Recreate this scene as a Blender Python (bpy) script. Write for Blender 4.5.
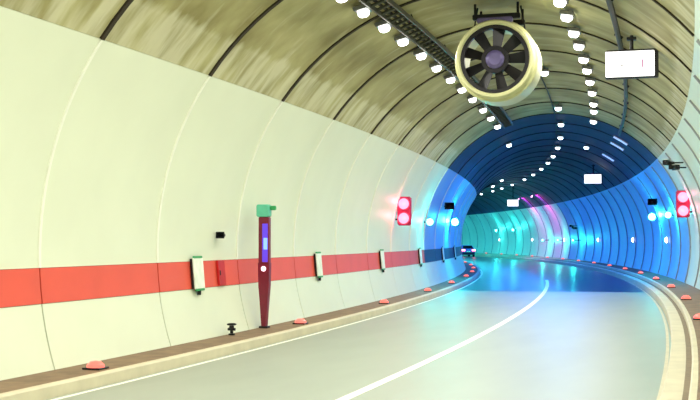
import bpy, math, random
from mathutils import Vector, Matrix
random.seed(7)
for o in list(bpy.data.objects): bpy.data.objects.remove(o)
scene = bpy.context.scene
C = scene.collection
PI = math.pi
R2 = math.radians

# ------------------------------------------------------------------ the tunnel's geometry
# s = metres along the road, u = metres right of the tunnel axis, z = metres above the road
K = 0.00331                      # curvature: the tunnel bends left
CX = 4.608                       # the camera stands this far right of the axis
RHO = 1.0 / K - CX               # bend radius of the axis
RR = 5.447                       # inner radius of the lining
ZC = 1.961                       # height of the circle's centre
J0 = 14.61                       # one ring joint lies here
RING = 4.0                       # ring length
S0, S1 = J0 - 9 * RING, J0 + 43 * RING
ZONE = J0 + 8 * RING             # the dark blue stretch starts at this joint

# ------------------------------------------------------------------ camera, world, exposure
cam = bpy.data.cameras.new('camera')
cam.sensor_width = 36.0
cam.lens = 36.0 * 1100.0 / 700.0
cam.clip_end = 600
camo = bpy.data.objects.new('camera', cam)
C.objects.link(camo)
camo.location = (CX, 0, 2.15)
camo.rotation_euler = (PI / 2 + 0.03605, 0, 0.35938)
scene.camera = camo
w = bpy.data.worlds.new('world'); scene.world = w; w.use_nodes = True
w.node_tree.nodes['Background'].inputs[0].default_value = (0.75, 0.85, 0.8, 1)
w.node_tree.nodes['Background'].inputs[1].default_value = 0.15
vs = scene.view_settings
vs.view_transform = 'Standard'; vs.look = 'None'; vs.gamma = 1.0; vs.use_curve_mapping = False
vs.exposure = 0.0
P_ROW = 62.0                     # watts of one white row lamp
P_BLUE = 380.0                   # watts of one blue crown lamp

def frame(s):
    """matrix of the tunnel's frame at s: x right, y along the road, z up"""
    a = s * K
    return Matrix.Translation((-RHO + RHO * math.cos(a), RHO * math.sin(a), 0)) @ Matrix.Rotation(a, 4, 'Z')
def P(s, u, z):
    a = s * K; r = RHO + u
    return Vector((-RHO + r * math.cos(a), r * math.sin(a), z))
def wall_uz(ang, inset=0.0):
    """point of the lining; ang in degrees, 0 = left, 90 = crown, 180 = right"""
    a = R2(ang)
    return -(RR - inset) * math.cos(a), ZC + (RR - inset) * math.sin(a)

# ------------------------------------------------------------------ materials
def hx(r, g, b):
    f = lambda c: (c / 12.92 if c <= 0.04045 else ((c + 0.055) / 1.055) ** 2.4)
    return (f(r / 255), f(g / 255), f(b / 255), 1)
MATS = {}
def mat(name, col, rough=0.6, metal=0.0, var=0.12, scale=6.0, bump=0.0, stretch=(1, 1, 1), col2=None, spec=0.5, detail=4):
    m = bpy.data.materials.new(name); m.use_nodes = True
    nt = m.node_tree; b = nt.nodes['Principled BSDF']
    tc = nt.nodes.new('ShaderNodeTexCoord'); mp = nt.nodes.new('ShaderNodeMapping'); n = nt.nodes.new('ShaderNodeTexNoise')
    mp.inputs['Scale'].default_value = stretch; n.inputs['Scale'].default_value = scale; n.inputs['Detail'].default_value = detail
    nt.links.new(tc.outputs['Object'], mp.inputs['Vector']); nt.links.new(mp.outputs['Vector'], n.inputs['Vector'])
    r = nt.nodes.new('ShaderNodeValToRGB')
    c2 = col2 or tuple(min(1, c * (1 + var)) for c in col[:3]) + (1,)
    c1 = tuple(c * (1 - var) for c in col[:3]) + (1,) if col2 is None else col
    r.color_ramp.elements[0].color = c1; r.color_ramp.elements[1].color = c2
    r.color_ramp.elements[0].position = 0.3; r.color_ramp.elements[1].position = 0.7
    nt.links.new(n.outputs['Fac'], r.inputs['Fac']); nt.links.new(r.outputs['Color'], b.inputs['Base Color'])
    b.inputs['Roughness'].default_value = rough; b.inputs['Metallic'].default_value = metal
    b.inputs['Specular IOR Level'].default_value = spec
    if bump:
        bp = nt.nodes.new('ShaderNodeBump'); bp.inputs['Strength'].default_value = bump; bp.inputs['Distance'].default_value = 0.02
        nt.links.new(n.outputs['Fac'], bp.inputs['Height']); nt.links.new(bp.outputs['Normal'], b.inputs['Normal'])
    MATS[name] = m
    return m
def emit(name, col, strength, base=(0.8, 0.8, 0.8, 1)):
    m = bpy.data.materials.new(name); m.use_nodes = True
    b = m.node_tree.nodes['Principled BSDF']
    b.inputs['Base Color'].default_value = base
    b.inputs['Emission Color'].default_value = col; b.inputs['Emission Strength'].default_value = strength
    b.inputs['Roughness'].default_value = 0.3
    MATS[name] = m
    return m
def ceiling_mat(name, c1, c2, pale, pale_amt):
    """sprayed concrete: mottled, with streaks across the ring and a paler oversprayed lower edge"""
    m = bpy.data.materials.new(name); m.use_nodes = True
    nt = m.node_tree; b = nt.nodes['Principled BSDF']; N = nt.nodes.new; Lk = nt.links.new
    tc = N('ShaderNodeTexCoord')
    oi = N('ShaderNodeObjectInfo'); mul = N('ShaderNodeMath'); mul.operation = 'MULTIPLY'; mul.inputs[1].default_value = 37.0
    Lk(oi.outputs['Random'], mul.inputs[0])
    cmb = N('ShaderNodeCombineXYZ'); Lk(mul.outputs[0], cmb.inputs[0]); Lk(mul.outputs[0], cmb.inputs[1])
    add = N('ShaderNodeVectorMath'); add.operation = 'ADD'; Lk(tc.outputs['Object'], add.inputs[0]); Lk(cmb.outputs[0], add.inputs[1])
    mp = N('ShaderNodeMapping'); mp.inputs['Scale'].default_value = (0.5, 0.7, 0.5); Lk(add.outputs[0], mp.inputs[0])
    n1 = N('ShaderNodeTexNoise'); n1.inputs['Scale'].default_value = 1.6; n1.inputs['Detail'].default_value = 5; Lk(mp.outputs[0], n1.inputs[0])
    r = N('ShaderNodeValToRGB'); r.color_ramp.elements[0].position = 0.32; r.color_ramp.elements[1].position = 0.7
    r.color_ramp.elements[0].color = c1; r.color_ramp.elements[1].color = c2; Lk(n1.outputs['Fac'], r.inputs[0])
    mp2 = N('ShaderNodeMapping'); mp2.inputs['Scale'].default_value = (0.5, 2.4, 0.5); Lk(add.outputs[0], mp2.inputs[0])
    n2 = N('ShaderNodeTexNoise'); n2.inputs['Scale'].default_value = 1.5; n2.inputs['Detail'].default_value = 3; Lk(mp2.outputs[0], n2.inputs[0])
    # height of the overspray: object z between 5.0 and 5.9
    sx = N('ShaderNodeSeparateXYZ'); Lk(tc.outputs['Object'], sx.inputs[0])
    mr = N('ShaderNodeMapRange'); mr.inputs['From Min'].default_value = 5.88; mr.inputs['From Max'].default_value = 5.74
    mr.inputs['To Min'].default_value = 0.0; mr.inputs['To Max'].default_value = 0.24; Lk(sx.outputs['Z'], mr.inputs['Value'])
    sm = N('ShaderNodeMath'); sm.operation = 'ADD'; Lk(n2.outputs['Fac'], sm.inputs[0]); Lk(mr.outputs[0], sm.inputs[1])
    r2 = N('ShaderNodeValToRGB'); r2.color_ramp.elements[0].position = 0.58; r2.color_ramp.elements[1].position = 0.85
    r2.color_ramp.elements[0].color = (0, 0, 0, 1); r2.color_ramp.elements[1].color = (pale_amt,) * 3 + (1,); Lk(sm.outputs[0], r2.inputs[0])
    mx = N('ShaderNodeMixRGB'); Lk(r2.outputs[0], mx.inputs[0]); Lk(r.outputs[0], mx.inputs[1]); mx.inputs[2].default_value = pale
    Lk(mx.outputs[0], b.inputs['Base Color']); b.inputs['Roughness'].default_value = 0.62
    bp = N('ShaderNodeBump'); bp.inputs['Strength'].default_value = 0.25; bp.inputs['Distance'].default_value = 0.02
    Lk(n1.outputs['Fac'], bp.inputs['Height']); Lk(bp.outputs[0], b.inputs['Normal'])
    MATS[name] = m
    return m

M_shell = mat('joint_concrete', hx(34, 30, 18), 0.9)
M_white = mat('wall_enamel', hx(222, 228, 206), 0.45, var=0.03, scale=0.7)
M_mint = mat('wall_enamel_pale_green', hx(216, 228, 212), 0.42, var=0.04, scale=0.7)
M_wbluelit = mat('wall_enamel_blue_lit', hx(138, 170, 226), 0.42, var=0.06, scale=0.7)  # pale enamel with the stretch's blue lamp light put into its colour
M_rib = mat('rib_grey', hx(150, 156, 160), 0.6)
M_bead = mat('joint_bead', hx(238, 240, 226), 0.5, var=0.03)
M_red = mat('band_red', hx(222, 84, 66), 0.5, var=0.05, scale=1.4)
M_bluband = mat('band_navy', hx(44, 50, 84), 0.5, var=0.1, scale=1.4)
M_ceil = ceiling_mat('ceiling_concrete', hx(132, 124, 72), hx(180, 175, 124), hx(220, 218, 188), 0.6)
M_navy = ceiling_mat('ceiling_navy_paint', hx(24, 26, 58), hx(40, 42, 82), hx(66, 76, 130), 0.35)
M_road = mat('road_concrete', hx(150, 160, 148), 0.45, var=0.05, scale=1.2, bump=0.05, stretch=(1, 0.3, 1))
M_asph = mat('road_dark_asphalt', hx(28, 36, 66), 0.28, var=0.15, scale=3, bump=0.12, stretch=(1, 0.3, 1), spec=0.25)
M_walk = mat('walkway_brown', hx(124, 102, 78), 0.7, var=0.22, scale=3.5, bump=0.2)
M_kerb = mat('kerb_concrete', hx(206, 198, 172), 0.6, var=0.08, scale=2.5, bump=0.1)
M_seal = mat('joint_seal_brown', hx(44, 36, 18), 0.85)
M_gut = mat('kerb_joint_brown', hx(128, 114, 92), 0.75, var=0.15)
M_paint = mat('road_paint', hx(246, 246, 236), 0.5, var=0.04)
M_dark = mat('dark_metal', hx(26, 28, 32), 0.45, 0.4)
M_black = mat('black_plastic', hx(16, 16, 20), 0.5)
M_grey = mat('grey_metal', hx(120, 122, 124), 0.4, 0.6)
M_cream = mat('fan_cream_paint', hx(194, 194, 146), 0.4, var=0.05)
M_blade = mat('fan_blade_black', hx(14, 12, 18), 0.45, 0.3)
M_hub = mat('fan_hub_mauve', hx(92, 84, 128), 0.4, 0.2)
M_galv = mat('galvanised_tray', hx(72, 74, 62), 0.5, 0.5)
M_cable = mat('black_cable', hx(30, 30, 26), 0.6)
M_green = mat('sign_green', hx(40, 150, 84), 0.5)
M_teal = mat('sign_teal', hx(92, 190, 160), 0.45)
M_maroon = mat('post_maroon', hx(120, 18, 48), 0.4)
M_dred = mat('hatch_dark_red', hx(188, 22, 24), 0.45)
M_violet = emit('post_violet_light', (0.12, 0.05, 0.75, 1), 0.9, hx(70, 40, 150))
M_blueglow = emit('post_blue_light', (0.16, 0.3, 1, 1), 2.2, hx(60, 90, 220))
M_pinkdot = emit('post_pink_lamp', (1, 0.7, 0.85, 1), 3)
M_lens = emit('lamp_lens_white', (1, 1, 0.92, 1), 9)
M_lensb = emit('lamp_lens_cold', (0.75, 0.9, 1, 1), 8)
M_cyan = emit('lamp_lens_cyan', (0.3, 1, 0.95, 1), 2.4)
M_redlens = emit('signal_lens_red', (1, 0.4, 0.56, 1), 1.5, (0.3, 0.05, 0.1, 1))
M_sig = mat('signal_maroon_case', hx(190, 26, 86), 0.4)
M_stud = emit('stud_red_lens', (1, 0.17, 0.13, 1), 1.5, hx(200, 50, 36))
M_small = emit('small_lamp_white', (0.8, 0.92, 1, 1), 6)
M_screen = emit('sign_screen_white', (1, 0.99, 1, 1), 1.6)
M_mark = emit('sign_mark_pink', (0.85, 0.42, 0.62, 1), 0.75, (0.1, 0.05, 0.07, 1))
M_mark2 = emit('sign_mark_grey', (0.75, 0.72, 0.66, 1), 0.75, (0.1, 0.1, 0.1, 1))
M_bar = emit('light_bar_pale_blue', (0.5, 0.6, 1, 1), 0.55, hx(190, 200, 230))
M_magl = emit('added_lamp_lens_magenta', (1, 0.4, 0.9, 1), 6)
M_carp = mat('car_paint_blue', hx(110, 100, 190), 0.3, 0.1)
M_glass = mat('car_glass', hx(20, 22, 34), 0.08)
M_tail = emit('car_tail_lamp', (1, 0.15, 0.25, 1), 6)
M_tyre = mat('tyre_rubber', hx(18, 18, 18), 0.8)
M_plate = mat('plate_white', hx(232, 240, 226), 0.5)

# ------------------------------------------------------------------ mesh helpers
class MB:
    def __init__(self): self.v = []; self.f = []; self.sm = False
    def add(self, vs, fs):
        n = len(self.v); self.v += [tuple(p) for p in vs]; self.f += [tuple(i + n for i in f) for f in fs]; return self
    def box(self, c, s, bev=0.0, M=None):
        x, y, z = (a / 2 for a in s); b = min(bev, x * .9, y * .9, z * .9)
        if b <= 0:
            vs = [Vector((sx * x, sy * y, sz * z)) for sz in (-1, 1) for sy in (-1, 1) for sx in (-1, 1)]
            fs = [(0, 2, 3, 1), (4, 5, 7, 6), (0, 1, 5, 4), (2, 6, 7, 3), (0, 4, 6, 2), (1, 3, 7, 5)]
        else:      # chamfered: two octagon-like rings and caps
            def ring(dx, dz, yy):
                return [Vector(p) for p in ((-dx + b, yy, -dz), (dx - b, yy, -dz), (dx, yy, -dz + b), (dx, yy, dz - b), (dx - b, yy, dz), (-dx + b, yy, dz), (-dx, yy, dz - b), (-dx, yy, -dz + b))]
            i1 = b * .6
            L = [ring(x - i1, z - i1, -y), ring(x, z, -y + i1), ring(x, z, y - i1), ring(x - i1, z - i1, y)]
            vs = [p for r in L for p in r]
            fs = [tuple(range(8)), tuple(range(31, 23, -1))]
            for k in range(3):
                for i in range(8):
                    j = (i + 1) % 8
                    fs.append((k * 8 + i, k * 8 + 8 + i, k * 8 + 8 + j, k * 8 + j))
        T = Matrix.Translation(c) @ (M if M else Matrix.Identity(4))
        return self.add([T @ p for p in vs], fs)
    def lathe(self, prof, n=20, axis='Y', c=(0, 0, 0), M=None, closed=False):
        """prof: (radius, along) pairs turned about the axis"""
        vs = []; m = len(prof)
        for i in range(n):
            a = 2 * PI * i / n
            for r, h in prof:
                p = {'Y': (r * math.cos(a), h, r * math.sin(a)), 'Z': (r * math.cos(a), r * math.sin(a), h), 'X': (h, r * math.cos(a), r * math.sin(a))}[axis]
                vs.append(p)
        fs = []
        for i in range(n):
            j = (i + 1) % n
            for k in range(m if closed else m - 1):
                l = (k + 1) % m
                fs.append((i * m + k, j * m + k, j * m + l, i * m + l))
        if not closed:
            if prof[0][0] > 1e-6: fs.append(tuple(i * m for i in range(n)))
            if prof[-1][0] > 1e-6: fs.append(tuple(i * m + m - 1 for i in reversed(range(n))))
        T = Matrix.Translation(c) @ (M if M else Matrix.Identity(4))
        self.sm = True
        return self.add([T @ Vector(p) for p in vs], fs)
    def tube(self, a, b, r, n=8):
        a = Vector(a); b = Vector(b); d = b - a
        q = d.to_track_quat('Z', 'Y').to_matrix().to_4x4()
        vs = []
        for h in (0, d.length):
            for i in range(n):
                t = 2 * PI * i / n
                vs.append(Matrix.Translation(a) @ q @ Vector((r * math.cos(t), r * math.sin(t), h)))
        fs = [(i, (i + 1) % n, n + (i + 1) % n, n + i) for i in range(n)] + [tuple(reversed(range(n))), tuple(range(n, 2 * n))]
        return self.add(vs, fs)
    def mesh(self, name, m):
        me = bpy.data.meshes.new(name); me.from_pydata(self.v, [], self.f)
        if isinstance(m, (list, tuple)):
            for q in m: me.materials.append(q)
        else: me.materials.append(m)
        import bmesh
        bm = bmesh.new(); bm.from_mesh(me); bmesh.ops.remove_doubles(bm, verts=bm.verts, dist=1e-5)
        bmesh.ops.recalc_face_normals(bm, faces=bm.faces); bm.to_mesh(me); bm.free()
        if self.sm:
            me.polygons.foreach_set('use_smooth', [True] * len(me.polygons))
            try: me.set_sharp_from_angle(angle=R2(35))
            except Exception: pass
        return me
    def build(self, name, m, parent=None, M=None):
        o = bpy.data.objects.new(name, self.mesh(name, m)); C.objects.link(o)
        if parent: o.parent = parent
        if M is not None: o.matrix_local = M
        return o
def tag(o, label=None, cat=None, group=None, kind=None):
    for k, v in (('label', label), ('category', cat), ('group', group), ('kind', kind)):
        if v: o[k] = v
    return o
def thing(name, label, cat, M, group=None):
    o = bpy.data.objects.new(name, None); C.objects.link(o); o.empty_display_size = 0.2
    o.matrix_world = M
    return tag(o, label, cat, group)
def copy_tree(o, parent=None):
    c = o.copy(); C.objects.link(c); c.parent = parent
    for ch in [x for x in bpy.data.objects if x.parent == o]: copy_tree(ch, c)
    return c
def at(s, u, z, rot=None):
    return frame(s) @ Matrix.Translation((u, 0, z)) @ (rot or Matrix.Identity(4))

def sweep(name, prof, s0, s1, m, step=2.0, parent=None, closed=True):
    """sweep a closed (u, z) profile along the tunnel"""
    n = max(2, int((s1 - s0) / step)); mb = MB(); k = len(prof); vs = []
    for i in range(n + 1):
        s = s0 + (s1 - s0) * i / n
        vs += [P(s, u, z) for u, z in prof]
    fs = [(i * k + j, i * k + (j + 1) % k, i * k + k + (j + 1) % k, i * k + k + j) for i in range(n) for j in range(k)]
    fs += [tuple(range(k)), tuple(n * k + j for j in reversed(range(k)))]
    return mb.add(vs, fs).build(name, m, parent)
def rect(u0, u1, z0, z1): return [(u0, z0), (u1, z0), (u1, z1), (u0, z1)]

# ------------------------------------------------------------------ the setting: road, kerbs, lining
def U(d): return CX - d
floor = tag(sweep('floor', rect(U(8.95), U(0.62), -0.25, -0.02), S0, S1, M_shell), 'two-lane road slab running through the curved tunnel', 'road', kind='structure')
sweep('road_surface', rect(U(8.82), U(0.86), -0.02, 0.0), S0, ZONE, M_road, parent=floor)['label'] = 'pale grey concrete road surface'
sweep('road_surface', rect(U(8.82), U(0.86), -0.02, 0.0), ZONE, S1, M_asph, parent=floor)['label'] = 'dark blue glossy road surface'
sweep('lane_line', rect(U(5.08), U(4.92), 0.0, 0.004), S0, 60, M_paint, parent=floor)
sweep('edge_line', rect(U(8.72), U(8.64), 0.0, 0.004), S0, S1, M_paint, parent=floor)
sweep('edge_line', rect(U(0.98), U(0.92), 0.0, 0.004), S0, S1, M_kerb, parent=floor)
ZL = 0.18                        # left walkway height
ZR = 0.40                        # right walkway height
tag(sweep('kerb_left', [(U(8.95), -0.2), (U(8.80), -0.2), (U(8.80), ZL - 0.02), (U(8.82), ZL), (U(8.95), ZL)], S0, S1, M_kerb), 'pale kerb along the walkway below the red band', 'kerb', kind='structure')
tag(sweep('walkway_left', rect(U(10.2), U(8.95), -0.2, ZL - 0.004), S0, S1, M_walk), 'narrow brown walkway below the red band wall', 'walkway', kind='structure')
tag(sweep('kerb_right', [(U(0.88), -0.2), (U(0.88), 0.22), (U(0.86), 0.24), (U(0.62), 0.24), (U(0.62), -0.2)], S0, S1, M_kerb), 'wide pale kerb on the outside of the bend', 'kerb', kind='structure')
tag(sweep('trim_1', rect(U(0.62), U(0.53), -0.2, 0.25), S0, S1, M_gut), 'brown joint strip behind the wide kerb', 'strip', kind='structure')
tag(sweep('trim_2', [(U(0.53), -0.2), (U(0.53), ZR - 0.02), (U(0.51), ZR), (U(0.44), ZR), (U(0.44), -0.2)], S0, S1, M_kerb), 'slim raised pale coping at the edge of the outer walkway', 'coping', kind='structure')
tag(sweep('walkway_right', rect(U(0.44), U(-0.95), -0.2, ZR - 0.004), S0, S1, M_walk), 'brown walkway on the outside of the bend', 'walkway', kind='structure')

def arc_panel(name, a0, a1, r0, r1, ds0, ds1, m, na=14, ns=2):
    """curved slab between two angles (deg), two radii and two stations, in the frame of station 0"""
    mb = MB(); vs = []; row = 2 * (na + 1)
    for i in range(ns + 1):
        a = (ds0 + (ds1 - ds0) * i / ns) * K
        for r in (r0, r1):
            for j in range(na + 1):
                t = R2(a0 + (a1 - a0) * j / na)
                u = -r * math.cos(t); z = ZC + r * math.sin(t)
                vs.append((-RHO + (RHO + u) * math.cos(a), (RHO + u) * math.sin(a), z))
    fs = []
    for i in range(ns):
        b = i * row; n = b + row
        for j in range(na):
            fs.append((b + j, b + j + 1, n + j + 1, n + j))
            fs.append((b + na + 1 + j, n + na + 1 + j, n + na + 2 + j, b + na + 2 + j))
        fs.append((b, n, n + na + 1, b + na + 1)); fs.append((b + na, b + 2 * na + 1, n + 2 * na + 1, n + na))
    for i in (0, ns):
        b = i * row
        for j in range(na): fs.append((b + j, b + na + 1 + j, b + na + 2 + j, b + j + 1))
    mb.add(vs, fs); mb.sm = True
    return mb.mesh(name, m)
A = lambda z: math.degrees(math.asin((z - ZC) / RR))
A_LO, A_B0, A_B1, A_TOP = A(0.10), A(1.172), A(1.713), A(5.18)
A_RTOP, A_RLO = 140.0, 180 - A(0.32)
def shell(name, a0, a1, na, r_in=0.035):
    mb = MB(); n = 104; vs = []; rr = (RR + r_in, RR + 0.4)
    for i in range(n + 1):
        s = S0 + (S1 - S0) * i / n
        for r in rr:
            for j in range(na + 1):
                t = R2(a0 + (a1 - a0) * j / na); vs.append(P(s, -r * math.cos(t), ZC + r * math.sin(t)))
    row = 2 * (na + 1); fs = []
    for i in range(n):
        b = i * row; c = b + row
        for j in range(na):
            fs.append((b + j, b + j + 1, c + j + 1, c + j)); fs.append((b + na + 1 + j, c + na + 1 + j, c + na + 2 + j, b + na + 2 + j))
        fs.append((b, c, c + na + 1, b + na + 1)); fs.append((b + na, b + 2 * na + 1, c + 2 * na + 1, c + na))
    for i in (0, n):
        b = i * row
        for j in range(na): fs.append((b + j, b + na + 1 + j, b + na + 2 + j, b + j + 1))
    mb.add(vs, fs); mb.sm = True
    return mb.build(name, M_shell)
wall_left = tag(shell('wall_left', A_LO - 2, A_TOP, 14), 'curved cream tunnel wall with a red band', 'wall', kind='structure')
wall_right = tag(shell('wall_right', A_RTOP, A_RLO + 2, 14), 'curved pale tunnel wall on the outside of the bend', 'wall', kind='structure')
ceiling = tag(shell('ceiling', A_TOP, A_RTOP, 26, 0.10), 'arched concrete tunnel vault, olive grey then dark blue', 'ceiling', kind='structure')
G = 0.018
me_up = arc_panel('wall_panel', A_B1 + .05, A_TOP, RR, RR + 0.04, G * .4, RING - G * .4, M_white)
me_lo = arc_panel('wall_panel', A_LO, A_B0 - .05, RR, RR + 0.04, G, RING - G, M_white, 6)
me_upb = arc_panel('wall_panel', A_B1 + .05, A_TOP, RR, RR + 0.04, G * .4, RING - G * .4, M_wbluelit)
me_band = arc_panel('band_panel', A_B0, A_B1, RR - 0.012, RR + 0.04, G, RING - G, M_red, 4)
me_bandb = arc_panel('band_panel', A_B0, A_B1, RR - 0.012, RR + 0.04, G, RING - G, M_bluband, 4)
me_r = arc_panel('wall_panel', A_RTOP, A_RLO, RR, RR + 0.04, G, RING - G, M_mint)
me_rb = arc_panel('wall_panel', A_RTOP, A_RLO, RR, RR + 0.04, G, RING - G, M_wbluelit)
me_rib = arc_panel('rib', A_RTOP + 1, A_RLO - 1, RR - 0.045, RR + 0.02, -0.07, 0.03, M_rib, 14, 1)
me_beadl = arc_panel('joint_bead', A_B1 + .05, A_TOP - .05, RR - 0.022, RR + 0.02, -0.03, 0.03, M_bead, 14, 1)
me_beadr = arc_panel('joint_bead', A_RTOP + 8, A_RLO - 1, RR - 0.03, RR + 0.02, 0.03, 0.12, M_bead, 14, 1)
me_c = arc_panel('ceiling_panel', A_TOP + .05, A_RTOP - .05, RR, RR + 0.11, 0.07, RING - 0.07, M_ceil, 30)
me_seal = arc_panel('joint_seal', A_TOP + .05, A_RTOP - .05, RR - 0.028, RR + 0.08, -0.05, 0.05, M_seal, 30, 1)
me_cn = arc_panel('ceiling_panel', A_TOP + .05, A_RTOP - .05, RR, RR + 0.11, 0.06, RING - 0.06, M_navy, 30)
def piece(name, me, parent, s):
    o = bpy.data.objects.new(name, me); C.objects.link(o); o.parent = parent; o.matrix_local = frame(s); return o
for i in range(int(round((S1 - S0) / RING))):
    s = S0 + i * RING; far = s > ZONE - 1
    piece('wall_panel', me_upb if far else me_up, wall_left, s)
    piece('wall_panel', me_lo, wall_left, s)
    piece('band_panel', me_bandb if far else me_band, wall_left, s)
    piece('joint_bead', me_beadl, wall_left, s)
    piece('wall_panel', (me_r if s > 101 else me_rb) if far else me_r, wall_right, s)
    piece('rib', me_rib, wall_right, s)
    piece('joint_bead', me_beadr, wall_right, s)
    piece('joint_seal', me_seal, ceiling, s)
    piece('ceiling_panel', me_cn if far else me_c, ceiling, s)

# ------------------------------------------------------------------ jet fan under the crown
def make_fan(s, u, z):
    t = thing('jet_fan', 'large round cream jet fan with black blades hanging under the vault', 'fan', at(s, u, z))
    ro, ri, L = 0.86, 0.75, 1.2
    MB().lathe([(ri, 0.04), (ri + 0.03, 0.0), (ro - 0.03, 0.0), (ro, 0.05), (ro, 0.22), (ro + 0.05, 0.26), (ro + 0.05, L - .1), (ro, L), (ri, L)], 48, closed=True).build('casing', M_cream, t)
    MB().lathe([(ri, 0.05), (ri, 0.16), (ri - 0.085, 0.16), (ri - 0.085, 0.05)], 48, closed=True).build('guard_ring', M_blade, t)
    MB().lathe([(0.0, 0.02), (0.13, 0.03), (0.20, 0.09), (0.21, 0.5), (0.1, 0.75), (0.0, 0.8)], 24).build('hub', M_hub, t)
    MB().lathe([(0.21, 0.10), (0.30, 0.10), (0.30, 0.3), (0.21, 0.3)], 24, closed=True).build('hub_ring', M_blade, t)
    n = 9
    mb = MB(); k = 5; vs = []
    for i in range(k):
        f = i / (k - 1); r = 0.24 + (ri - 0.03 - 0.24) * f; wd = 0.085 + 0.055 * f; tw = R2(52 - 22 * f)
        for e in (-1, 1):
            for th in (-0.012, 0.012):
                vs.append((e * wd * math.sin(PI / 2 - (PI / 2 - tw) * .35), 0.2 + e * wd * .45 + th, r))
    fs = []
    for i in range(k - 1):
        b = i * 4
        fs += [(b, b + 2, b + 6, b + 4), (b + 1, b + 5, b + 7, b + 3), (b, b + 4, b + 5, b + 1), (b + 2, b + 3, b + 7, b + 6)]
    fs += [(0, 1, 3, 2), (4 * k - 4, 4 * k - 2, 4 * k - 1, 4 * k - 3)]
    me = mb.add(vs, fs).mesh('blade', M_blade)
    for i in range(n):
        o = bpy.data.objects.new('blade', me); C.objects.link(o); o.parent = t
        o.matrix_local = Matrix.Rotation(2 * PI * i / n + 0.12, 4, 'Y')
    for y in (0.35, 1.15):
        MB().box((0, y, ro + 0.12), (1.05, 0.12, 0.12), 0.02).build('mounting_beam', M_dark, t)
        for x in (-0.47, 0.47):
            MB().tube((x, y, ro + 0.12), (x * 1.0, y, ro + 0.42), 0.03).build('hanger_rod', M_dark, t)
    MB().box((0.0, 0.12, ro + 0.0), (0.78, 0.12, 0.12), 0.03).build('saddle', M_hub, t)
    for x in (-0.6, 0.6):
        MB().tube((x * 1.0, 0.75, ro - 0.28), (x * .8, 0.75, ro + 0.42), 0.02).build('safety_stay', M_dark, t)
    return t
make_fan(23.6, U(4.49), 3.91 + 2.15)

# ------------------------------------------------------------------ overhead signs
def make_sign(s, d, v, label, w=1.05, h=0.58, marks=True):
    t = thing('overhead_sign', label, 'sign', at(s, U(d), v + 2.15), 'white overhead panels')
    hang = ZC + math.sqrt(RR ** 2 - (U(d) + 0.02) ** 2) - (v + 2.15) - h / 2 - 0.05
    MB().box((0.02, 0.09, 0.005), (w + 0.04, 0.16, h + 0.03), 0.025).build('case', M_black, t)
    f = MB().box((-0.015, 0.0, 0), (w - 0.05, 0.03, h - 0.04), 0.02).build('screen', M_screen, t)
    if marks:
        MB().box((0.24, -0.018, 0), (0.04, 0.006, 0.17)).build('mark', M_mark, f)
        MB().box((-0.18, -0.018, -0.03), (0.05, 0.006, 0.05)).build('mark', M_mark2, f)
    MB().tube((0.02, 0.1, h / 2), (0.02, 0.1, h / 2 + hang), 0.04).build('hanger', M_dark, t)
    MB().box((0.02, 0.1, h / 2 + hang - 0.07), (0.2, 0.16, 0.06), 0.01).build('ceiling_plate', M_dark, t)
    return t
make_sign(23.8, 1.64, 3.70, 'large lit white panel hanging beside the jet fan')
make_sign(68, 1.98, 3.65, 'lit white panel hanging from the blue vault above the blue wall', marks=False)
make_sign(108, 3.63, 3.52, 'smallest lit white panel hanging far down the blue vault', w=1.1, h=.66, marks=False)

# ------------------------------------------------------------------ lamps in rows on the vault
def make_row_lamp(lens, col, watts, label, group, size=0.34):
    t = thing('tunnel_lamp', label, 'lamp', Matrix.Identity(4), group)
    MB().box((0, 0, 0.10), (0.30, 0.46, 0.09), 0.02).build('housing', M_grey, t)
    MB().tube((0, 0, 0.10), (0, 0, 0.186), 0.03).build('bracket', M_dark, t)
    MB().lathe([(0.10, 0.06), (0.125, 0.05), (0.12, -0.01), (0.08, -0.05), (0.0, -0.065)], 14, axis='Z').build('lens', lens, t)
    if watts:
        l = bpy.data.lights.new('lamp_light', 'AREA'); l.shape = 'DISK'; l.size = size; l.energy = watts; l.color = col
        o = bpy.data.objects.new('lamp_light', l); C.objects.link(o); o.parent = t; o.location = (0, 0, -0.075)
    return t
def lamp_m(s, ang, inset=0.22, lean=None):
    u, z = wall_uz(ang, inset)
    return at(s, u, z, Matrix.Rotation(R2((ang - 90) * (0.55 if lean is None else lean)), 4, 'Y'))
LL = [19.79, 21.30, 23.02, 24.81, 26.89, 29.0, 31.28, 33.5, 36.0, 39.06, 41.86, 45.04]
RL = [22.49, 24.07, 26.03, 27.84, 29.97, 31.97, 34.34, 36.95, 40.07, 42.34, 46.0]
near = [-12 + 1.75 * i for i in range(18)]
WARM = (1.0, 0.97, 0.855)
p = make_row_lamp(M_lens, WARM, P_ROW, 'bright white lamp in the dense row beside the cable ladder', 'white lamps beside the cable ladder')
first = True
for s in near + LL:
    o = p if first else copy_tree(p); first = False
    o.matrix_world = lamp_m(s, 65.4)
p2 = copy_tree(p); p2['label'] = 'bright white lamp in the dense row between jet fan and hanging panel'; p2['group'] = 'white lamps between fan and panel'
first = True
for s in [x + 0.9 for x in near if x + .9 < 21.5] + RL:
    o = p2 if first else copy_tree(p2); first = False
    o.matrix_world = lamp_m(s, 108.1)
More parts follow.
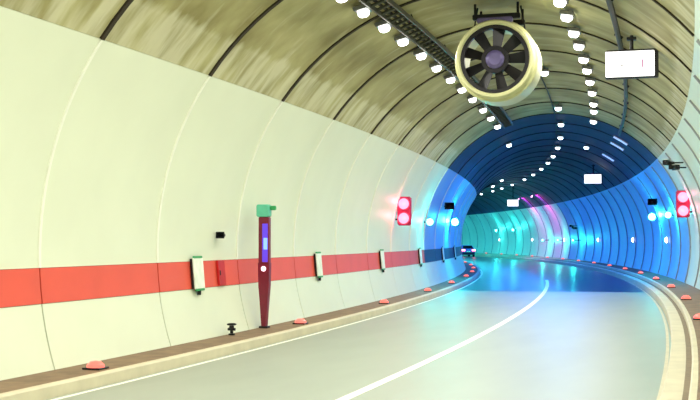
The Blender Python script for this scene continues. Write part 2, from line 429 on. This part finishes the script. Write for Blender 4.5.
# cold lamps on the crown and in the blue stretch
CR = [33.78, 43.22, 49.41, 55.85, 62.02, 68.4, 74.2, 80.6, 87.5, 94.4, 103.5, 110.8, 116.9, 124.5, 131.5, 138.5, 146, 154, 162]
p3 = make_row_lamp(M_lensb, (0.05, 0.29, 1.0), P_BLUE, 'cold white lamp on the crown line of the dark blue vault', 'cold lamps on the crown line')
pc = make_row_lamp(M_lensb, (0.04, 0.7, 0.85), P_BLUE * 1.5, 'cold white lamp on the crown line of the dark blue vault', 'cold lamps on the crown line')
pw = make_row_lamp(M_lensb, (0.9, 1, 0.95), P_ROW, 'cold white lamp on the crown line behind the jet fan', 'cold lamps behind the jet fan')
fb = fc = fw = True
for s in CR:
    if s < ZONE: o = pw if fw else copy_tree(pw); fw = False
    elif s < 112: o = p3 if fb else copy_tree(p3); fb = False
    else: o = pc if fc else copy_tree(pc); fc = False
    o.matrix_world = lamp_m(s, 93.2)
pl = make_row_lamp(M_lensb, (0.035, 0.16, 1.0), P_BLUE * .6, 'single cold lamp on the inner flank of the dark blue vault', 'cold lamps on the inner flank')
first = True
for s in (54.17, 87.0, 96.5):
    o = pl if first else copy_tree(pl); first = False
    o.matrix_world = lamp_m(s, 65.4)
pr = copy_tree(pl); pr['label'] = 'single cold lamp beyond the end of the white row'; del pr['group']
pr.matrix_world = lamp_m(58.82, 108.6)
pm = make_row_lamp(M_magl, (0.95, 0.06, 0.7), 230, 'added magenta wash lamp on the outer flank of the far blue vault', 'added magenta wash lamps')  # added at guessed spots to tint the upper far wall magenta
first = True
for s in (107.5, 115.5):
    o = pm if first else copy_tree(pm); first = False
    o.matrix_world = lamp_m(s, 122, 0.34, -1.45)

# ------------------------------------------------------------------ pale light bars across the blue vault
first = None
for s, lab in ((49.96, 'one of two close pale blue bar lamps across the blue vault'), (52.96, 'one of two close pale blue bar lamps across the blue vault'), (60.08, 'lone pale blue bar lamp across the blue vault past the pair')):
    t = thing('light_bar', lab, 'lamp', frame(s), 'pale bars on the blue vault')
    if first is None:
        first = (arc_panel('diffuser', 118.5, 125.8, RR - 0.10, RR - 0.04, -0.16, 0.16, M_bar, 6, 1), arc_panel('housing', 118.2, 126.1, RR - 0.05, RR - 0.006, -0.2, 0.2, M_grey, 6, 1))
    for n, me in zip(('diffuser', 'housing'), first):
        o = bpy.data.objects.new(n, me); C.objects.link(o); o.parent = t

# ------------------------------------------------------------------ cable ladder and conduit
t = thing('cable_ladder', 'dark ladder-type cable tray along the vault beside the white lamps', 'cable tray', Matrix.Identity(4))
u1, z1 = wall_uz(67.6, 0.16); u2, z2 = wall_uz(71.6, 0.16)
for (u, z) in ((u1, z1), (u2, z2)):
    sweep('side_rail', rect(u - .02, u + .02, z - .05, z + .05), S0, ZONE, M_galv, parent=t)
mb = MB()
s = S0 + .2
while s < ZONE:
    mb.tube(P(s, u1, z1), P(s, u2, z2), 0.035, 5); s += 0.42
tag(mb.build('rungs', M_galv, t), kind='stuff')
for off in (0.3, 0.62):
    u = u1 + (u2 - u1) * off; z = z1 + (z2 - z1) * off + .06
    sweep('cable', [(u + .035 * math.cos(a), z + .035 * math.sin(a)) for a in (0, 1.05, 2.1, 3.14, 4.19, 5.24)], S0, ZONE, M_cable, parent=t)
mb = MB(); s = S0 + 1
while s < ZONE:
    for (aa) in (67.6, 71.6):
        a_, b_ = wall_uz(aa, 0.16), wall_uz(aa, -0.02)
        MB().tube(P(s, *a_), P(s, *b_), 0.02, 6).build('drop_rod', M_galv, t)
    s += 4.0
t = thing('conduit', 'thick black cable running along the vault behind the hanging panel', 'cable', Matrix.Identity(4))
u, z = wall_uz(120.3, 0.105)
sweep('pipe', [(u + .06 * math.cos(a * PI / 4), z + .06 * math.sin(a * PI / 4)) for a in range(8)], S0, 47.5, M_cable, parent=t)
s = S0 + 2
while s < 47:
    MB().box((0, 0, 0), (0.2, 0.05, 0.06)).build('clip', M_dark, t, at(s, u, z + .02, Matrix.Rotation(R2(30), 4, 'Y'))); s += 4
t = thing('crown_conduit', 'thin dark conduit on the crown joining the cold lamps', 'cable', Matrix.Identity(4))
u, z = wall_uz(90.8, 0.06)
sweep('pipe', [(u + .025 * math.cos(a * PI / 3), z + .025 * math.sin(a * PI / 3)) for a in range(6)], 26, 76, M_cable, parent=t)

def arm(t, name, s_off, p, side, r=0.03, m=None):
    """horizontal arm from local point p of a wall-mounted thing to the lining"""
    u0, z0 = t['base_u'], t['base_z']; z = z0 + p[2]
    wu = side * -1 * math.sqrt(RR ** 2 - (z - ZC) ** 2)
    e = wu - u0 + side * (0.008 + r * abs(z - ZC) / RR)
    MB().tube(p, (e, p[1], p[2]), r).build(name, m or M_dark, t)
def wall_thing(name, label, cat, s, ang, side, out, group=None):
    u, z = wall_uz(ang)
    t = thing(name, label, cat, at(s, u + side * out, z), group); t['base_u'] = u + side * out; t['base_z'] = z
    return t

# ------------------------------------------------------------------ twin red signals on the walls
def make_signal(s, ang, label, side, out=0.28):
    t = wall_thing('lane_signal', label, 'signal', s, ang, side, out)
    MB().box((0, 0.10, 0), (0.5, 0.2, 1.04), 0.06).build('case', M_sig, t)
    for dz in (0.26, -0.26):
        ln = MB().lathe([(0.0, -0.05), (0.14, -0.035), (0.2, 0.0), (0.2, 0.03)], 20).build('lens', M_redlens, t, Matrix.Translation((0, -0.02, dz)))
        MB().lathe([(0.2, 0.02), (0.225, 0.02), (0.225, -0.08), (0.2, -0.08)], 20, closed=True).build('hood', M_sig, ln)
        l = bpy.data.lights.new('signal_light', 'POINT'); l.energy = 14; l.color = (1, 0.16, 0.30); l.shadow_soft_size = 0.12
        o = bpy.data.objects.new('signal_light', l); C.objects.link(o); o.parent = t; o.location = (0, -0.25, dz)
    for dz in (0.3, -0.3):
        arm(t, 'bracket_arm', 0, (0, 0.1, dz), side)
make_signal(38.98, 12.9, 'pink-red twin lamp signal on the wall above the red band', 1)
make_signal(44.0, 163.4, 'pink-red twin lamp signal on the outer wall below a camera', -1)

# ------------------------------------------------------------------ cyan wall floodlights
def make_flood(s, ang, side, label, group, lens=M_cyan, col=(0.03, 0.85, 0.8), watts=60, r=0.17, out=0.3):
    t = wall_thing('wall_floodlight', label, 'lamp', s, ang, side, out, group)
    MB().lathe([(0.0, 0.28), (r * .6, 0.26), (r * 1.1, 0.12), (r * 1.15, 0.0), (r, -0.01)], 18).build('housing', M_dark, t)
    MB().lathe([(0.0, -0.06), (r * .7, -0.045), (r, 0.0), (r, 0.02)], 18).build('lens', lens, t)
    arm(t, 'bracket_arm', 0, (0, 0.15, 0), side)
    l = bpy.data.lights.new('flood_light', 'POINT'); l.energy = watts; l.color = col; l.shadow_soft_size = 0.1
    o = bpy.data.objects.new('flood_light', l); C.objects.link(o); o.parent = t; o.location = (0, -0.22, 0)
    return t
make_flood(45.84, 9.8, 1, 'cyan floodlight on the inner wall just past the red signal', None, watts=150, r=.16)
make_flood(56.9, 11.6, 1, 'bright cyan floodlight on the inner wall where the tunnel bends away', None, r=.2, watts=400)
make_flood(59.0, 165.5, -1, 'bright cyan floodlight on the outer blue wall below a loudspeaker', None, r=.2, watts=260)
make_flood(51.55, 166.2, -1, 'cyan floodlight on the outer wall just past the red signal', None, watts=150, r=.16)
for s, a in ((129, 166), (138, 166)):
    make_flood(s, a, -1, 'far cyan floodlight on the outer wall round the bend', 'far cyan floodlights', r=.15, watts=160, out=0.55)

for s in (97, 105, 113):  # floods added to wash the lower far wall with cyan
    make_flood(s, 178.5, -1, 'small added cyan floodlight low on the far outer wall', 'added low cyan floodlights', r=.09, watts=110, out=0.75)

# ------------------------------------------------------------------ wall lamps, loudspeakers, cameras
first = None
for s in (56.2, 71.6, 88.4, 105.3, 121.7, 138.9):
    u, z = wall_uz(178.2)
    if first is None:
        t = first = thing('wall_lamp', 'small white round lamp low on the outer wall', 'lamp', at(s, u - .02, z), 'small white wall lamps')
        R = Matrix.Rotation(0, 4, 'Z')
        MB().box((0.0, 0, 0), (0.06, 0.34, 0.34), 0.02).build('base', M_grey, t)
        MB().lathe([(0.0, -0.14), (0.1, -0.12), (0.15, -0.05), (0.15, -0.02)], 16, axis='X').build('dome', M_small, t)
    else:
        t = copy_tree(first); t.matrix_world = at(s, u - .02, z)
def make_speaker(s, ang, side, label, sc=1.0, out=0.3):
    t = wall_thing('loudspeaker', label, 'loudspeaker', s, ang, side, out)
    # rectangular horn flaring towards oncoming traffic
    mb = MB(); w1, h1, w0, h0 = 0.24 * sc, 0.17 * sc, 0.08 * sc, 0.07 * sc
    vs = [(x * w1, -0.2 * sc, zz * h1) for x, zz in ((-1, -1), (1, -1), (1, 1), (-1, 1))] + [(x * w0, 0.16 * sc, zz * h0) for x, zz in ((-1, -1), (1, -1), (1, 1), (-1, 1))]
    vs += [(x * w1 * .9, -0.2 * sc, zz * h1 * .88) for x, zz in ((-1, -1), (1, -1), (1, 1), (-1, 1))] + [(x * w0 * .6, 0.1 * sc, zz * h0 * .6) for x, zz in ((-1, -1), (1, -1), (1, 1), (-1, 1))]
    fs = []
    for i in range(4):
        j = (i + 1) % 4
        fs += [(i, j, j + 4, i + 4), (i, i + 8, j + 8, j), (i + 8, i + 12, j + 12, j + 8)]
    fs += [(4, 5, 6, 7), (12, 15, 14, 13)]
    mb.add(vs, fs).build('horn', M_dark, t)
    MB().lathe([(0.09 * sc, 0.12 * sc), (0.1 * sc, 0.2 * sc), (0.1 * sc, 0.3 * sc), (0.05 * sc, 0.33 * sc)], 14).build('driver', M_black, t)
    arm(t, 'bracket', 0, (0, 0.15 * sc, 0), side, 0.025 * sc + .005)
make_speaker(21.4, 3.0, 1, 'small dark horn on the cream wall above the dark red hatch', 0.4, 0.13)
make_speaker(56.6, 157.8, -1, 'dark horn loudspeaker on the outer blue wall above a cyan floodlight', 0.95)
make_speaker(51.8, 18.9, 1, 'dark horn loudspeaker on the inner wall above a cyan floodlight', 0.95)
def make_camera(s, ang, side, label, sc=1.0, out=0.45):
    t = wall_thing('camera_unit', label, 'camera', s, ang, side, out)
    for k, (dx, dz, yaw) in enumerate(((0.12 * sc, -0.08 * sc, 12), (-0.16 * sc, 0.08 * sc, -20))):
        M = Matrix.Translation((dx, 0, dz)) @ Matrix.Rotation(R2(yaw), 4, 'Z')
        h = MB().box((0, 0, 0), (0.16 * sc, 0.42 * sc, 0.16 * sc), 0.025).build('camera_housing', M_black, t, M)
        MB().box((0, -0.02, 0.095 * sc), (0.2 * sc, 0.5 * sc, 0.02)).build('sun_shield', M_plate, h)
        MB().lathe([(0.0, -0.235 * sc), (0.05 * sc, -0.23 * sc), (0.055 * sc, -0.2 * sc)], 12).build('lens', M_glass, h)
        arm(t, 'arm', 0, (dx, 0.0, dz), side, 0.025)
    MB().box((0, 0.18, 0), (0.2, 0.2, 0.26), 0.02).build('junction_box', M_black, t)
make_camera(39.4, 149.7, -1, 'pair of black cameras on a bracket high on the outer wall', 1.05)
make_camera(98, 166.3, -1, 'small black camera pair on the far blue wall', 1.2, 0.4)

# ------------------------------------------------------------------ things on the red band
def wall_frame(s, ang):
    """x out of the left wall (tilted with it), y along the road"""
    u, z = wall_uz(ang)
    return at(s, u, z, Matrix.Rotation(R2(ang), 4, 'Y'))
first = None
PLATES = [(20.29, 'beside the narrow dark red hatch', None), (28.57, 'just past the tall maroon post', None), (36.65, 'below the red twin signal', None),
          (45.0, 'where the red band turns navy', None), (53.6, 'on the navy band', 'marker plates on the navy band'), (61.6, 'on the navy band', 'marker plates on the navy band')]
for i, (s, where, grp) in enumerate(PLATES):
    lab = 'white upright marker plate with green ends ' + where
    if first is None:
        t = first = thing('marker_plate', lab, 'plate', wall_frame(s, -5.2))
        MB().box((0.085, 0, 0), (0.03, 0.46, 0.62), 0.01).build('panel', M_plate, t)
        for dz in (0.325, -0.325):
            MB().box((0.085, 0, dz), (0.04, 0.40, 0.05), 0.01).build('green_end', M_green, t)
        MB().box((0.05, 0.0, 0), (0.04, 0.50, 0.60)).build('backing_rail', M_dark, t)
        MB().tube((0.07, 0.0, -0.34), (0.06, 0.0, -0.43), 0.04).build('clip', M_dark, t)
    else:
        t = copy_tree(first); t.matrix_world = wall_frame(s, -5.2); t['label'] = lab
        if grp: t['group'] = grp
t = thing('hatch_cover', 'narrow dark red hatch set in the red band', 'hatch', wall_frame(21.55, -5.4))
MB().box((0.045, 0, 0), (0.05, 0.34, 0.53), 0.01).build('door', M_dred, t)
MB().box((0.075, -0.11, 0), (0.02, 0.03, 0.1)).build('latch', M_dark, t)
t = thing('hydrant_valve', 'small dark valve at the foot of the wall below the hatch', 'valve', at(21.2, U(9.6), ZL))
MB().lathe([(0.07, 0.0), (0.07, 0.03), (0.035, 0.04), (0.035, 0.14), (0.05, 0.15), (0.05, 0.19), (0.0, 0.2)], 12, axis='Z').build('body', M_dark, t)
MB().lathe([(0.08, 0.2), (0.10, 0.21), (0.10, 0.23), (0.08, 0.24)], 14, axis='Z', closed=True).build('hand_wheel', M_dark, t)
MB().tube((-.08, 0, 0.12), (0.08, 0, 0.12), 0.03).build('spout', M_dark, t)

# tall emergency post standing on the walkway against the wall
t = thing('emergency_post', 'tall narrow maroon post with violet light panel and teal box on top', 'post', at(23.22, U(9.62), ZL))
MB().box((0, 0, 0.02), (0.2, 0.2, 0.04), 0.01).build('base_plate', M_dark, t)
mb = MB(); vs = []
for z, wx in ((0.03, 0.05), (0.55, 0.09), (0.95, 0.125), (1.45, 0.135)):
    vs += [(-wx, -.07, z), (wx, -.07, z), (wx, .07, z), (-wx, .07, z)]
fs = [(k * 4 + i, k * 4 + (i + 1) % 4, k * 4 + 4 + (i + 1) % 4, k * 4 + 4 + i) for k in range(3) for i in range(4)] + [(3, 2, 1, 0), (12, 13, 14, 15)]
mb.add(vs, fs).build('lower_column', M_maroon, t)
MB().box((0, 0, 1.95), (0.25, 0.14, 1.06), 0.02).build('upper_column', M_maroon, t)
MB().box((0.035, -0.075, 1.9), (0.13, 0.02, 0.86), 0.008).build('violet_panel', M_violet, t)
MB().box((0.05, -0.085, 1.88), (0.09, 0.02, 0.26), 0.008).build('blue_panel', M_blueglow, t)
MB().lathe([(0.0, -0.1), (0.05, -0.09), (0.06, -0.06)], 14, c=(0, 0, 1.32)).build('call_button', M_pinkdot, t)
MB().box((-0.02, 0, 2.62), (0.3, 0.2, 0.28), 0.03).build('top_box', M_teal, t)
MB().box((0.2, 0, 2.68), (0.14, 0.06, 0.1), 0.02).build('sounder', M_green, t)

# ------------------------------------------------------------------ red studs along both walkways
t0 = thing('red_stud', 'glowing red marker stud on the outer walkway', 'stud', Matrix.Identity(4), 'red studs on the outer walkway')
MB().box((0, 0, 0.015), (0.3, 0.3, 0.03), 0.01).build('base', M_dark, t0)
MB().lathe([(0.14, 0.02), (0.13, 0.07), (0.08, 0.115), (0.0, 0.13)], 14, axis='Z').build('lens', M_stud, t0)
first = True
for i in range(-1, 17):
    s = 2 * (12.731 + 4.152 * i)
    o = t0 if first else copy_tree(t0); first = False
    o.matrix_world = at(s, U(0.26), ZR - .004)
t1 = copy_tree(t0); t1['label'] = 'glowing red marker stud on the walkway below the band'; t1['group'] = 'red studs on the inner walkway'
first = True
for s in (5.5, 14.9, 24.6, 33.4, 41.9, 50.0, 59.2, 67.5, 76.5, 86, 96):
    o = t1 if first else copy_tree(t1); first = False
    o.matrix_world = at(s, U(9.22), ZL - .004)

# ------------------------------------------------------------------ car far down the road
t = thing('car', 'small blue car with red tail lamps driving away round the bend', 'car', at(143, U(2.7), 0))
st = [(-2.05, 0.42, 0.72, 0.80), (-1.95, 0.3, 0.98, 0.86), (-1.2, 0.24, 1.0, 0.89), (0.9, 0.24, 0.96, 0.89), (1.8, 0.28, 0.82, 0.86), (2.1, 0.4, 0.66, 0.76)]
mb = MB(); vs = []
for y, z0, z1, wx in st:
    vs += [(-wx * .95, y, z0), (wx * .95, y, z0), (wx, y, (z0 + z1) / 2), (wx * .92, y, z1), (-wx * .92, y, z1), (-wx, y, (z0 + z1) / 2)]
fs = [(k * 6 + i, k * 6 + (i + 1) % 6, k * 6 + 6 + (i + 1) % 6, k * 6 + 6 + i) for k in range(len(st) - 1) for i in range(6)] + [tuple(range(6)), tuple(range(35, 29, -1))]
mb.add(vs, fs).build('body', M_carp, t)
mb = MB(); vs = []
for y, z, wx in ((-1.85, 0.97, 0.8), (-1.25, 1.42, 0.62), (0.15, 1.45, 0.62), (1.0, 0.95, 0.8)):
    vs += [(-wx, y, z), (wx, y, z)]
vs += [(-.8, -1.85, .9), (.8, -1.85, .9), (.8, 1.0, .9), (-.8, 1.0, .9)]
fs = [(0, 1, 3, 2), (2, 3, 5, 4), (4, 5, 7, 6), (0, 2, 4, 6, 11, 8), (1, 9, 10, 7, 5, 3), (8, 9, 1, 0), (6, 7, 10, 11), (8, 11, 10, 9)]
mb.add(vs, fs).build('cabin', M_carp, t)
def quad(name, pts, m, n, par):
    a = [Vector(p) for p in pts]; n = Vector(n)
    MB().add(a + [p + n for p in a], [(3, 2, 1, 0), (4, 5, 6, 7), (0, 1, 5, 4), (1, 2, 6, 5), (2, 3, 7, 6), (3, 0, 4, 7)]).build(name, m, par)
quad('rear_window', [(-.68, -1.79, 1.03), (.68, -1.79, 1.03), (.56, -1.31, 1.385), (-.56, -1.31, 1.385)], M_glass, (0, -.015, .015), t)
quad('windscreen', [(.68, .9, 1.02), (-.68, .9, 1.02), (-.56, .22, 1.41), (.56, .22, 1.41)], M_glass, (0, .015, .015), t)
for sx in (-1, 1):
    MB().box((sx * 0.66, -2.0, 0.82), (0.44, 0.14, 0.22), 0.02).build('tail_lamp', M_tail, t)
    for y in (-1.3, 1.35):
        wh = MB().lathe([(0.0, -.1), (0.28, -.1), (0.31, -.06), (0.31, .06), (0.28, .1), (0.0, .1)], 18, axis='X', c=(sx * .8, y, .31)).build('wheel', M_tyre, t)
MB().box((0, -2.02, 0.66), (0.5, 0.08, 0.12)).build('number_plate', M_plate, t)
MB().box((0, -2.04, 0.48), (1.5, 0.12, 0.16), 0.03).build('bumper', M_black, t)
bpy.context.view_layer.update()
for o in bpy.data.objects:
    for k in ('base_u', 'base_z'):
        if k in o: del o[k]
